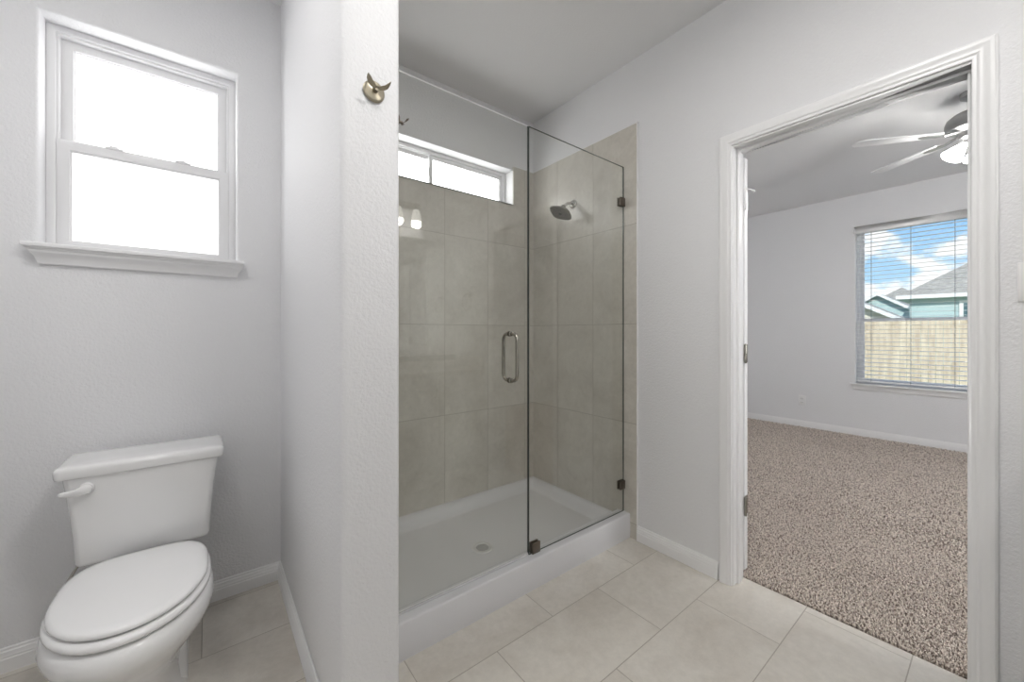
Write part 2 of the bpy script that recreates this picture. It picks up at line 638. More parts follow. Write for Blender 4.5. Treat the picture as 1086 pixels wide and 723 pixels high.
# ================================================================== DOOR (frame, casing, open leaf)
door = thing('door_1', (XR, .43, 0), 'white cased doorway from bathroom to carpeted bedroom with door folded back', 'door')
door['kind'] = 'structure'
JL, JR, JT = .787, .066, 2.056        # clear opening
b = MB()
b.box((XR - .001, JL, 0), (XB + .001, DY1, JT)); b.box((XR - .001, DY0, 0), (XB + .001, JR, JT)); b.box((XR - .001, DY0, JT), (XB + .001, DY1, DZ))
b.build('jamb', TRIM, door, bevel=.001)
b = MB()
b.box((1.972, JL - .011, 0), (2.006, JL, JT - .011)); b.box((1.972, JR, 0), (2.006, JR + .011, JT - .011)); b.box((1.972, JR, JT - .011), (2.006, JL, JT))
b.build('door_stop', TRIM, door, bevel=.0025)
# casing profile (w outward from opening, t off the wall)
CP = [(0, 0), (0, .009), (.003, .0105), (.010, .0105), (.013, .013), (.016, .0145), (.020, .0135), (.030, .0145), (.036, .0175), (.041, .019), (.047, .0185), (.050, .0165), (.0505, .013), (.0535, .012), (.0535, 0)]


def casing(mb, face_x, sgn, yl, yr, zt, w=1.0):
    rings = []
    for k in range(4):
        ring = []
        for a, t in CP:
            a = a * w
            x = face_x + sgn * t
            if k == 0: ring.append((x, yl + a, 0))
            if k == 1: ring.append((x, yl + a, zt + a))
            if k == 2: ring.append((x, yr - a, zt + a))
            if k == 3: ring.append((x, yr - a, 0))
        rings.append(ring)
    mb.loft(rings)


b = MB(); casing(b, XR, -1, JL + .006, JR + .0005, JT + .008); b.build('casing', TRIM, door, smooth=True, angle=28)
b = MB(); casing(b, XB, 1, JL + .006, JR + .0005, JT + .008); b.build('casing', TRIM, door, smooth=True, angle=28)
b = MB()
b.box((2.0725, .790, .022), (2.1075, 1.492, 2.046))
leaf = b.build('door_leaf', TRIM, door, bevel=.0015)
for zc in (1.833, 1.085, .341):
    h = MB()
    M = Matrix.Translation((2.0605, .781, zc))
    h.lathe([(.0, -.047), (.004, -.047), (.0058, -.044), (.0058, .044), (.004, .047), (0, .049)], 14, M=M)
    h.box((2.052, .7835, zc - .044), (2.0735, .7855, zc + .044))
    h.box((2.0715, .7865, zc - .044), (2.100, .7905, zc + .044), mi=0)
    for dz in (-.03, 0, .03):
        h.box((2.082, .7858, zc + dz - .003), (2.088, .7868, zc + dz + .003))
    h.build('hinge', [NICKEL if zc < 1.5 else TRIM], leaf, smooth=True)
    leaf.children[-1].location = (0, 0, 0) if False else leaf.children[-1].location
# hinge children: meshes are in world coordinates, door at its own origin
for c in leaf.children:
    c.location = (0, 0, 0)
# hinge-pin door stop on the top hinge (small rubber-tipped arm)
h = MB()
h.tube([(2.0605, .781, 1.886), (2.075, .770, 1.886), (2.110, .7655, 1.884)], .0025, 8)
h.tube([(2.105, .7655, 1.884), (2.120, .7655, 1.884)], .006, 10)
ps = h.build('hinge_pin_stop', PLASTIC, leaf, smooth=True); ps.location = (0, 0, 0)
# door knob on the folded-back leaf
h = MB()
for sx, xx in ((1, 2.1075),):
    M = Matrix.Translation((xx, 1.43, .95)) @ Matrix.Rotation(R(90), 4, 'Y')
    h.lathe([(.032, 0), (.032, .004), (.012, .008), (.011, .030), (.026, .042), (.028, .052), (.022, .062), (0, .064)], 24, M=M, cap0=True)
kn = h.build('door_knob', NICKEL, leaf, smooth=True); kn.location = (0, 0, 0)


# ================================================================== WINDOWS
def frame_ring(mb, m, a0, a1, z0, z1, w, d0, d1):
    """rectangular frame of member width w between depths d0 and d1"""
    o = [(a0, z0), (a1, z0), (a1, z1), (a0, z1)]
    i = [(a0 + w, z0 + w), (a1 - w, z0 + w), (a1 - w, z1 - w), (a0 + w, z1 - w)]
    r = [[m(a, z, d0) for a, z in i], [m(a, z, d0) for a, z in o], [m(a, z, d1) for a, z in o], [m(a, z, d1) for a, z in i], [m(a, z, d0) for a, z in i]]
    mb.loft(r, False, False)


# --- window_1: toilet window
mT = lambda a, z, d: (a, YT + d, z)
win = thing('window_1', ((WX0 + WX1) / 2, YT, WZ0), 'white frosted single-hung window above the toilet', 'window')
win['kind'] = 'structure'
b = MB()
frame_ring(b, mT, WX0, WX1, WZ0, WZ1 - .0, .024, .082, .19)
frame_ring(b, mT, WX0 + .022, WX1 - .022, WZ0, WZ1 - .022, .010, .092, .19)
b.build('window_frame', VINYL, win, bevel=.0022)
b = MB()
frame_ring(b, mT, WX0 + .031, WX1 - .031, 1.915, WZ1 - .031, .034, .115, .155)
frame_ring(b, mT, WX0 + .062, WX1 - .062, 1.942, WZ1 - .062, .007, .123, .150)
b.build('upper_sash', VINYL, win, bevel=.0022)
b = MB()
frame_ring(b, mT, WX0 + .024, WX1 - .024, 1.512, 1.938, .036, .090, .118)
frame_ring(b, mT, WX0 + .057, WX1 - .057, 1.543, 1.905, .007, .098, .114)
b.build('lower_sash', VINYL, win, bevel=.0022)
b = MB(); b.box((WX0 + .060, YT + .136, 1.94), (WX1 - .060, YT + .140, WZ1 - .06)); b.build('frosted_pane', PANE_T, win)
b = MB(); b.box((WX0 + .055, YT + .104, 1.54), (WX1 - .055, YT + .108, 1.91)); b.build('frosted_pane', PANE_TL, win)
for xx in (-.300, -.085):
    b = MB()
    b.box((xx - .026, YT + .086, 1.936), (xx + .026, YT + .112, 1.946)); b.box((xx - .016, YT + .090, 1.944), (xx + .010, YT + .106, 1.953))
    b.build('sash_lock', VINYL, win, bevel=.003)
# stool + moulded apron with mitred returns
b = MB()
prof = [(.0, .0), (.060, .0), (.065, .004), (.066, .009), (.062, .014), (.0, .014)]
b.box((-.515, YT - .058, WZ0 - .012), (.131, YT + .085, WZ0 + .004))
b.build('window_sill', TRIM, win, bevel=.004, seg=3)
b = MB()
AP = [(.046, 1.493), (.044, 1.487), (.040, 1.484), (.038, 1.476), (.030, 1.468), (.024, 1.462), (.022, 1.456), (.018, 1.448), (.016, 1.440), (.012, 1.437)]
rings = []
for t, z in AP:
    e_ = t * .75
    rings.append([(-.470 - e_, YT, z), (-.470 - e_, YT - t, z), (.095 + e_, YT - t, z), (.095 + e_, YT, z)])
b.loft(rings)
b.build('sill_moulding', TRIM, win, smooth=True, angle=30)

# --- window_2: sliding window in the shower
mS = lambda a, z, d: (a, YS + d, z)
win = thing('window_2', ((SX0 + SX1) / 2, YS, SZ0), 'narrow white sliding window high in the tiled shower wall', 'window')
win['kind'] = 'structure'
b = MB(); frame_ring(b, mS, SX0, SX1, SZ0 - .02, SZ1, .024, .085, .17); frame_ring(b, mS, SX0 + .022, SX1 - .022, SZ0 - .01, SZ1 - .022, .008, .095, .17)
b.build('window_frame', VINYL, win, bevel=.002)
b = MB(); frame_ring(b, mS, SX0 + .028, 1.160, SZ0 - .01, SZ1 - .026, .026, .112, .140); b.build('sliding_sash', VINYL, win, bevel=.002)
b = MB(); frame_ring(b, mS, 1.125, SX1 - .028, SZ0 - .01, SZ1 - .026, .026, .092, .118); b.build('sliding_sash', VINYL, win, bevel=.002)
b = MB(); b.box((SX0 + .05, YS + .124, SZ0), (1.137, YS + .128, SZ1 - .050)); b.build('frosted_pane', PANE_S, win)
b = MB(); b.box((1.149, YS + .103, SZ0), (SX1 - .052, YS + .107, SZ1 - .050)); b.build('frosted_pane', PANE_S, win)
b = MB()
b.box((1.118, YS + .088, 2.20), (1.128, YS + .112, 2.25))
b.build('sash_lock', VINYL, win, bevel=.002)

# --- window_3: bedroom window
mB = lambda a, z, d: (XF + d, a, z)
by0, by1, bz0, bz1 = BW
win = thing('window_3', (XF, (by0 + by1) / 2, bz0), 'white bedroom window looking out on fence and neighbouring houses', 'window')
win['kind'] = 'structure'
b = MB(); frame_ring(b, mB, by0, by1, bz0, bz1, .026, .085, .15); b.build('window_frame', VINYL, win, bevel=.002)
b = MB(); frame_ring(b, mB, by0 + .026, by1 - .026, 1.31, bz1 - .026, .028, .120, .145); b.build('upper_sash', VINYL, win, bevel=.002)
b = MB(); frame_ring(b, mB, by0 + .026, by1 - .026, bz0 + .02, 1.345, .034, .092, .120); b.build('lower_sash', VINYL, win, bevel=.002)
b = MB(); b.box((XF + .132, by0 + .05, 1.33), (XF + .136, by1 - .05, bz1 - .05)); b.build('window_pane', WINGLASS, win)
b = MB(); b.box((XF + .104, by0 + .05, bz0 + .04), (XF + .108, by1 - .05, 1.32)); b.build('window_pane', WINGLASS, win)
b = MB(); b.box((XF - .045, by0 - .045, bz0 - .014), (XF + .088, by1 + .045, bz0 + .006)); b.build('window_sill', TRIM, win, bevel=.004)
b = MB(); rings = []
for t, z in ((.020, bz0 - .014), (.019, bz0 - .030), (.015, bz0 - .044), (.015, bz0 - .060), (.009, bz0 - .068), (.007, bz0 - .076)):
    rings.append([(XF, by0 - .02, z), (XF - t, by0 - .02, z), (XF - t, by1 + .02, z), (XF, by1 + .02, z)])
b.loft(rings); b.build('sill_moulding', TRIM, win, smooth=True, angle=30)

# --- fill_window: unseen window added in the side wall to brighten the bedroom
win = thing('fill_window', (2.77, BY0, .9), 'added unseen window in the bedroom side wall with glowing panes as fill light', 'window')
win['kind'] = 'structure'
mS4 = lambda a, z, d: (a, BY0 - d, z)
b = MB(); frame_ring(b, mS4, 2.18, 3.36, .9, 2.35, .03, .08, .13); b.box((2.18, BY0 - .13, 1.61), (3.36, BY0 - .08, 1.64)); b.build('window_frame', VINYL, win, bevel=.002)
b = MB(); b.box((2.20, BY0 - .112, .92), (3.34, BY0 - .108, 2.33)); b.build('frosted_pane', PANE_FILL, win)

# blind hanging in the bedroom window
bl = thing('window_blind', (XF, (by0 + by1) / 2, bz0 + .04), 'white horizontal slat blind lowered over the bedroom window, slats open', 'blind')
b = MB(); b.box((XF - .022, by0 - .010, 2.312), (XF - .008, by1 + .012, 2.392)); b.box((XF - .022, by1 + .002, 2.312), (XF + .0, by1 + .012, 2.392)); b.box((XF - .022, by0 - .010, 2.312), (XF + .0, by0, 2.392))
b.build('valance', SLAT, bl, bevel=.004)
b = MB(); b.box((XF + .010, by0 + .004, 2.335), (XF + .060, by1 - .004, 2.383)); b.build('head_rail', SLAT, bl, bevel=.002)
b = MB()
nsl = 36
sl0, sl1 = .660, 2.290
for k in range(nsl):
    z = sl0 + (sl1 - sl0) * k / (nsl - 1)
    M = Matrix.Translation((XF + .036, 0, z)) @ Matrix.Rotation(R(-3), 4, 'Y')
    b.box((-.0245, by0 + .006, -.0017), (.0245, by1 - .006, .0017), M=M)
b.build('slats', SLAT, bl)
b = MB(); b.box((XF + .011, by0 + .005, .624), (XF + .061, by1 - .005, .642)); b.build('bottom_rail', SLAT, bl, bevel=.003)
for yy in (.934, .621, .310, .0):
    b = MB()
    b.tube([(XF + .011, yy, .63), (XF + .011, yy, 2.34)], .0013, 6); b.tube([(XF + .061, yy, .63), (XF + .061, yy, 2.34)], .0013, 6)
    b.build('ladder_cord', CORD, bl)

# ================================================================== OUTDOORS
b = MB(); b.box((XF + .16, -60, -.7), (120, 60, -.40)); struct(b.build('ground', GRASS))
fence = thing('wooden_fence', (16.0, 2, -.4), 'light tan wooden privacy fence seen through lower half of bedroom window', 'fence')
b = MB()
random.seed(3)
y = -6.0
while y < 12:
    wd = .138
    ht = 1.53 + random.uniform(-.006, .006)
    b.box((16.0, y, -.39), (16.018, y + wd, ht))
    y += wd + .006
b.build('picket_boards', FENCE, fence)
for zz in (.05, .65, 1.3):
    b = MB(); b.box((16.018, -6, zz), (16.06, 12, zz + .09)); b.build('rail', FENCE, fence)


def house_hip(name, label, x0, x1, y0, y1, ez, pitch, over, wallm):
    h = thing(name, ((x0 + x1) / 2, (y0 + y1) / 2, -.4), label, 'house', 'houses beyond the fence')
    b = MB(); b.box((x0 + over, y0 + over, -.4), (x1 - over, y1 - over, ez)); b.build('wall', wallm, h)
    hx = (x1 - x0) / 2
    b = MB()
    e_ = [(x0, y0, ez), (x1, y0, ez), (x1, y1, ez), (x0, y1, ez)]
    rz = ez + hx * pitch
    r0, r1 = (x0 + hx, y0 + hx, rz), (x0 + hx, y1 - hx, rz)
    b.add(e_ + [r0, r1], [(0, 1, 4), (1, 2, 5, 4), (2, 3, 5), (3, 0, 4, 5), (3, 2, 1, 0)])
    b.build('roof', SHINGLE, h)
    b = MB()
    b.box((x0 - .03, y0 - .03, ez - .16), (x0, y1 + .03, ez + .03)); b.box((x0, y1, ez - .16), (x1, y1 + .03, ez + .03))
    b.box((x0, y0 - .03, ez - .16), (x1, y0, ez + .03)); b.box((x0, y0, ez - .16), (x1, y1, ez - .14))
    b.build('fascia', FASCIA, h)
    return h


def house_gable(name, label, x0, x1, yc, hw, ez, pz, over, wallm):
    h = thing(name, ((x0 + x1) / 2, yc, -.4), label, 'house', 'houses beyond the fence')
    k = (pz - ez) / hw
    b = MB()
    ww = hw - over
    b.loft([[(x, yc - ww, -.4), (x, yc + ww, -.4), (x, yc + ww, ez + over * k - .05), (x, yc, pz - .05), (x, yc - ww, ez + over * k - .05)] for x in (x0 + .3, x1)])
    b.build('wall', wallm, h)
    b = MB()
    for s_ in (-1, 1):
        b.loft([[(x, yc, pz), (x, yc + s_ * hw, ez), (x, yc + s_ * hw, ez - .09), (x, yc, pz - .09)] for x in (x0, x1)])
    b.build('roof', SHINGLE, h)
    b = MB()
    for s_ in (-1, 1):
        b.loft([[(x, yc, pz + .03), (x, yc + s_ * (hw + .03), ez + .03), (x, yc + s_ * (hw + .03), ez - .16), (x, yc, pz - .16)] for x in (x0 - .04, x0)])
    b.build('rake_board', FASCIA, h)
    return h


hh = house_hip('house', 'teal sided house with large grey hip roof, right of the window view', 28, 37, -9, 3.46, 3.02, .73, .42, TEAL)
f = MB(); f.box((28.36, .0, 1.3), (28.42, 1.36, 2.70)); fr = f.build('window', FASCIA, hh)
f = MB(); f.box((28.34, .1, 1.4), (28.37, 1.22, 2.58)); g_ = f.build('pane', DARKGLASS, fr); g_.location = (0, 0, 0)
house_gable('house', 'small teal gabled house wing with white rake boards behind hip-roofed house', 34, 42, 5.12, 1.80, 2.50, 3.72, .2, TEAL)
house_gable('house', 'cream sided gable end low at the left of the window view', 24, 27, 5.6, 2.9, 1.7, 3.40, .25, CREAM)
house_hip('house', 'distant house showing only its grey roof peak behind the gabled wing', 44, 52, 1.6, 9.6, 2.2, .73, .4, TEAL)

# ================================================================== CARPET PILE
rng = np.random.default_rng(5)


def pile_points(x0, x1, y0, y1, sp):
    nx, ny = int((x1 - x0) / sp), int((y1 - y0) / sp)
    gx, gy = np.meshgrid(np.arange(nx), np.arange(ny), indexing='ij')
    x = x0 + (gx.ravel() + .5 + rng.uniform(-.42, .42, gx.size)) * sp
    y = y0 + (gy.ravel() + .5 + rng.uniform(-.42, .42, gx.size)) * sp
    return x, y, np.full(x.size, sp)


parts = [pile_points(2.050, 3.10, -.35, 1.15, .0078), pile_points(3.10, 5.843, -.45, 2.34, .0125),
         pile_points(2.050, 3.10, 1.15, 2.34, .014), pile_points(2.050, 5.843, -2.08, -.45, .02), pile_points(2.05, 3.10, -.45, -.35, .014)]
px = np.concatenate([p[0] for p in parts]); py = np.concatenate([p[1] for p in parts]); ps_ = np.concatenate([p[2] for p in parts])
n = px.size
ang = rng.uniform(0, 2 * PI, n)
# neighbouring tufts lean together a little
lean = rng.uniform(.15, .75, n) * ps_
lx = np.cos(ang) * lean + .15 * ps_ * np.sin(px * 9 + 2 * py)
ly = np.sin(ang) * lean
hgt = rng.uniform(.65, 1.25, n) * np.minimum(.013 + (ps_ - .0078) * .35, .017)
rad = ps_ * rng.uniform(.34, .52, n)
V = np.zeros((n, 7, 3))
for k in range(3):
    a = ang + 2 * PI * k / 3
    V[:, k, 0] = px + np.cos(a) * rad * .8; V[:, k, 1] = py + np.sin(a) * rad * .8; V[:, k, 2] = -.004
    V[:, 3 + k, 0] = px + lx * .7 + np.cos(a + .5) * rad; V[:, 3 + k, 1] = py + ly * .7 + np.sin(a + .5) * rad; V[:, 3 + k, 2] = hgt * .68
V[:, 6, 0] = px + lx * 1.2; V[:, 6, 1] = py + ly * 1.2; V[:, 6, 2] = hgt
V[:, :, 0] = np.clip(V[:, :, 0], 2.044, 5.845)
base = (np.arange(n) * 7)[:, None]
quads = np.array([[0, 1, 4, 3], [1, 2, 5, 4], [2, 0, 3, 5]])
tris = np.array([[3, 4, 6], [4, 5, 6], [5, 3, 6]])
Q = (base[:, :, None] + quads[None]).reshape(-1, 4)
T = (base[:, :, None] + tris[None]).reshape(-1, 3)
me = bpy.data.meshes.new('carpet_pile')
me.vertices.add(n * 7)
me.vertices.foreach_set('co', V.reshape(-1))
loops = np.concatenate([Q.ravel(), T.ravel()])
me.loops.add(loops.size)
me.loops.foreach_set('vertex_index', loops)
starts = np.concatenate([np.arange(len(Q)) * 4, len(Q) * 4 + np.arange(len(T)) * 3])
me.polygons.add(len(Q) + len(T))
me.polygons.foreach_set('loop_start', starts)
me.polygons.foreach_set('use_smooth', np.ones(len(Q) + len(T), dtype=bool))
me.update(calc_edges=True)
me.materials.append(YARN)
co = bpy.data.objects.new('carpet_pile', me)
COL.objects.link(co)
tag(co, 'beige and brown flecked cut-pile carpet covering the bedroom floor', 'carpet', kind='stuff')

# ================================================================== SHOWER
# pan
PYF, PZB, PZC = 1.345, .105, .138
b = MB()
xs = np.linspace(PX1 + .009, XR - .009, 90)
ys = np.concatenate([[PYF, PYF + .001, PYF + .0025, PYF + .005, PYF + .009, PYF + .016], np.linspace(PYF + .03, PYF + .15, 26), np.linspace(PYF + .165, YS - .009, 46)])


def sm(t):
    t = max(0., min(1., t))
    return t * t * (3 - 2 * t)


def pan_h(x, y):
    dx = min(x - xs[0], xs[-1] - x)
    dyb = (YS - .009) - y
    dist = math.hypot(x - 1.152, y - 1.722)
    fl = .040 + .013 * min(dist / .75, 1)
    wall = 1 - sm((min(dx, dyb) - .022) / .060)
    h = fl + (PZB - fl) * wall
    yf = y - PYF
    top = PZC - .006 * (1 - min(yf / .007, 1)) ** 2
    if yf < .085:
        hf = top
    else:
        hf = fl + (PZC - .004 - fl) * (1 - sm((yf - .085) / .035))
    if yf > .060:
        hf = min(hf, PZC - .004 * sm((yf - .060) / .006))
    return max(h, hf)


verts, faces = [], []
nx, ny = len(xs), len(ys)
for x in xs:
    for y in ys:
        verts.append((x, y, pan_h(x, y)))
for i in range(nx - 1):
    for j in range(ny - 1):
        faces.append((i * ny + j, (i + 1) * ny + j, (i + 1) * ny + j + 1, i * ny + j + 1))
k0 = len(verts)
for x in xs:
    verts.append((x, PYF, 0.0))
for i in range(nx - 1):
    faces.append((k0 + i, k0 + i + 1, (i + 1) * ny, i * ny))
for i in (0, nx - 1):
    kb = len(verts)
    for y in ys:
        verts.append((xs[i], y, 0.0))
    for j in range(ny - 1):
        faces.append((kb + j, kb + j + 1, i * ny + j + 1, i * ny + j))
b.add(verts, faces)
pan = thing('shower_pan', (1.19, 1.78, 0), 'white acrylic shower pan with raised front curb and round drain', 'shower pan')
b.build('basin', ACRYLIC, pan, smooth=True, angle=50)
b = MB()
dm = Matrix.Translation((1.152, 1.722, .0405))
b.lathe([(0, .0015), (.038, .0015), (.040, .0035), (.052, .0042), (.056, .002), (.057, 0)], 48, M=dm)
dr = b.build('drain', DRAINW, pan, smooth=True)
b = MB()
for i in range(-3, 4):
    hl = math.sqrt(max(.034 ** 2 - (i * .0092) ** 2, 0))
    for s_, e_ in ((-hl, -.002), (.002, hl)):
        if e_ - s_ > .004:
            b.box((i * .0092 - .0022, s_, .0014), (i * .0092 + .0022, e_, .0022), M=dm)
ds = b.build('drain_slot', DARK, dr); ds.location = (0, 0, 0)

# glass
GY = 1.390
GT = .0040


def glass_panel(mb, x0, x1, z0, z1):
    v = [(x0, GY - GT, z0), (x1, GY - GT, z0), (x1, GY + GT, z0), (x0, GY + GT, z0), (x0, GY - GT, z1), (x1, GY - GT, z1), (x1, GY + GT, z1), (x0, GY + GT, z1)]
    mb.add(v, [(0, 1, 5, 4), (2, 3, 7, 6)], 0)
    mb.add(v, [(3, 2, 1, 0), (1, 2, 6, 5), (3, 0, 4, 7)], 1)
    mb.add(v, [(4, 5, 6, 7)], 2)


sd = thing('shower_door', (.80, GY, .15), 'frameless clear glass shower door with oval pull handle', 'shower door')
b = MB(); glass_panel(b, .456, 1.1865, .150, 2.160); b.build('glass_pane', [GLASS, EDGE_DARK, EDGE_GLINT], sd)
b = MB(); b.box((.456, GY - .003, .141), (1.1865, GY + .003, .152)); b.build('bottom_seal', PLASTIC, sd, bevel=.001)
for s_, nm in ((-1, 'f'), (1, 'b')):
    b = MB()
    pts = []
    off = .050
    for k in range(7):
        a = R(90 * k / 6)
        pts.append((1.082, GY + s_ * (off - .028 + .028 * math.sin(a)), 1.182 - .028 + .028 * math.cos(a)))
    pts = [(1.082, GY + s_ * GT, 1.182)] + pts
    low = [(x, y, .970 + (1.182 - z)) for x, y, z in reversed(pts)]
    b.tube(pts + low, .0078, 16)
    for zz in (.970, 1.182):
        M = Matrix.Translation((1.082, GY + s_ * GT, zz)) @ Matrix.Rotation(R(-90 * s_), 4, 'X')
        b.lathe([(.0125, 0), (.0125, .005), (.009, .007)], 20, M=M, cap0=True)
    b.build('pull_handle', NICKEL, sd, smooth=True, angle=50)
for zz in (.42, 1.87):
    b = MB()
    b.box((PX1 + .0095, GY - .025, zz - .045), (PX1 + .016, GY + .025, zz + .045))
    b.box((PX1 + .016, GY - .012, zz - .045), (PX1 + .060, GY - GT, zz + .045)); b.box((PX1 + .016, GY + GT, zz - .045), (PX1 + .060, GY + .012, zz + .045))
    b.build('hinge', BRONZE, sd, bevel=.0015)

fp = thing('glass_panel', (1.56, GY, .14), 'fixed frameless clear glass shower panel clamped to tile wall and curb', 'glass panel')
b = MB(); glass_panel(b, 1.1925, XR - .012, .1395, 2.160); b.build('glass_pane', [GLASS, EDGE_DARK, EDGE_DARK], fp)
for x0, x1, z0, z1 in ((XR - .056, XR - .0095, 1.925, 1.975), (XR - .056, XR - .0095, .272, .322), (1.206, 1.256, .1385, .190)):
    b = MB()
    b.box((x0, GY - .013, z0), (x1, GY - GT, z1)); b.box((x0, GY + GT, z0), (x1, GY + .013, z1))
    b.build('clamp', BRONZE, fp, bevel=.0025)

# shower head and arm
sh = thing('shower_fixture', (XR - .009, 1.788, 2.045), 'brushed metal square rain shower head on curved arm', 'shower head')
b = MB()
M = Matrix.Translation((XR - .009, 1.788, 2.045)) @ Matrix.Rotation(R(-90), 4, 'Y')
b.lathe([(0, 0), (.030, 0), (.030, .004), (.024, .010), (.014, .013), (0, .014)], 32, M=M)
b.build('flange', CHROME, sh, smooth=True, angle=50)
b = MB()
arm = [(XR - .012, 1.788, 2.045), (XR - .045, 1.788, 2.045), (XR - .065, 1.788, 2.041), (XR - .080, 1.788, 2.031), (XR - .094, 1.788, 2.016), (XR - .107, 1.788, 2.002)]
b.tube(arm, .0095, 16)
b.build('arm', CHROME, sh, smooth=True)
hm = Matrix.Translation((XR - .130, 1.788, 1.966)) @ Matrix.Rotation(R(24), 4, 'Y') @ Matrix.Rotation(R(6), 4, 'X') @ Matrix.Rotation(R(28), 4, 'Z')
b = MB()


def sq(hw, z, bow=.10, n_=48):
    out = []
    for k in range(n_):
        a = 2 * PI * (k + .5) / n_
        c, s_ = math.cos(a), math.sin(a)
        e_ = 3.4
        r_ = hw / (abs(c) ** e_ + abs(s_) ** e_) ** (1 / e_)
        out.append((r_ * c, r_ * s_, z))
    return out


rings = [sq(.012, .040), sq(.014, .034), sq(.020, .028), sq(.040, .018), sq(.066, .006), sq(.070, .001), sq(.070, -.004), sq(.067, -.008), sq(.060, -.009), sq(.050, -.0085), sq(.001, -.0085)]
b.loft(rings, M=hm)
b.lathe([(0, .056), (.013, .054), (.016, .047), (.013, .038)], 20, M=hm)
b.build('spray_head', SATIN, sh, smooth=True, angle=50)
b = MB()
for i in range(-4, 5):
    for j in range(-4, 5):
        if (i * i + j * j) < 20 and (i or j):
            b.lathe([(.0022, -.0085), (.0018, -.0105), (0, -.011)], 8, M=hm @ Matrix.Translation((i * .012, j * .012, 0)))
b.lathe([(.010, -.0085), (.009, -.012), (0, -.0125)], 16, M=hm)
b.build('nozzles', DARK, sh, smooth=True)

# ================================================================== ROBE HOOKS
def robe_hook(origin, M3, label, m):
    t = thing('robe_hook', origin, label, 'robe hook')
    M = Matrix.Translation(origin) @ M3
    b = MB()
    b.lathe([(0, 0), (.0285, 0), (.030, .003), (.0285, .006), (.024, .008), (.020, .0085), (.012, .011), (0, .012)], 40, M=M)
    b.build('backplate', m, t, smooth=True, angle=50)
    b = MB()
    b.tube([(0, 0, .010), (0, 0, .018), (0, -.001, .028)], [.0085, .0065, .0080], 16, M=M)
    b.build('post', m, t, smooth=True, angle=60)
    for s_ in (-1, 1):
        b = MB()
        pts = [(0, .0, .024), (s_ * .009, -.002, .032), (s_ * .018, .000, .038), (s_ * .025, .005, .042), (s_ * .030, .012, .044)]
        rings = []
        wd = [.0065, .0070, .0085, .0105, .0080]
        th = [.0060, .0048, .0040, .0034, .0020]
        for p_, w_, t_ in zip(pts, wd, th):
            rings.append([(p_[0] + t_ * math.cos(a) * .9, p_[1] + w_ * math.sin(a) * .5, p_[2] + w_ * math.sin(a) * .8 + t_ * math.cos(a) * .2) for a in [2 * PI * k / 12 for k in range(12)]])
        b.loft(rings, M=M)
        b.build('prong', m, t, smooth=True, angle=60)
    return t


# local x = along wall, y = up, z = out of wall
Mfront = Matrix(((1, 0, 0, 0), (0, 0, -1, 0), (0, 1, 0, 0), (0, 0, 0, 1)))
Mside = Matrix(((0, 0, 1, 0), (1, 0, 0, 0), (0, 1, 0, 0), (0, 0, 0, 1)))
robe_hook((.364, PY, 1.858), Mfront, 'aged brass double robe hook on end face of white partition', ANTIQUE)
robe_hook((PX1, 1.118, 1.818), Mside @ Matrix.Scale(.62, 4), 'dark metal robe hook tip peeking past the partition edge beside shower glass', BRONZE)

# ================================================================== TOILET
TX = -.172
to = thing('toilet', (TX, 1.75, 0), 'white two-piece toilet with closed lid under the frosted window', 'toilet')


def egg(hw, yc, F, B, z, nb=2.5, n_=48, nf=2.0, dx=0):
    out = []
    for k in range(n_):
        a = 2 * PI * k / n_
        c, s_ = math.cos(a), math.sin(a)
        if s_ <= 0:
            x = hw * math.copysign(abs(c) ** (2 / nf), c)
            y = -F * abs(s_) ** (2 / nf)
        else:
            x = hw * math.copysign(abs(c) ** (2 / nb), c)
            y = B * abs(s_) ** (2 / nb)
        out.append((TX + dx + x, yc + y, z))
    return out


b = MB()
rings = [egg(.118, 1.74, .215, .33, 0.0, 4), egg(.116, 1.74, .215, .33, .012, 4), egg(.104, 1.74, .200, .325, .035, 4), egg(.098, 1.74, .195, .32, .09, 4),
         egg(.102, 1.73, .205, .32, .15, 3.4), egg(.122, 1.71, .225, .31, .20, 2.8), egg(.150, 1.69, .250, .30, .25, 2.4),
         egg(.176, 1.665, .270, .30, .295, 2.2), egg(.188, 1.65, .279, .305, .33, 2.1), egg(.190, 1.645, .280, .31, .352, 2.1),
         egg(.186, 1.645, .275, .31, .372, 2.1), egg(.180, 1.645, .266, .305, .384, 2.1), egg(.172, 1.645, .258, .30, .388, 2.1), egg(.10, 1.66, .18, .2, .388, 2.2), egg(.01, 1.70, .02, .03, .388, 2)]
b.loft(rings)
b.loft([rrect(TX - .075, TX + .075, 1.80, 2.05, .03, .12), rrect(TX - .085, TX + .085, 1.80, 2.07, .035, .26), rrect(TX - .105, TX + .105, 1.80, 2.10, .035, .33), rrect(TX - .112, TX + .112, 1.78, 2.115, .035, .375), rrect(TX - .108, TX + .108, 1.785, 2.11, .035, .386), rrect(TX - .10, TX + .10, 1.79, 2.10, .035, .388)])
b.build('bowl', PORCELAIN, to, smooth=True, angle=70)
# trapway flank standing beside the foot
b = MB()
b.loft([rrect(TX - hw, TX + hw, 1.68 + e_, 2.04 - e_, .07, z, 8) for z, hw, e_ in ((0, .120, 0), (.10, .118, .004), (.135, .115, .010), (.155, .106, .025), (.165, .09, .05), (.168, .06, .09))])
b.build('trapway', PORCELAIN, to, smooth=True, angle=70)
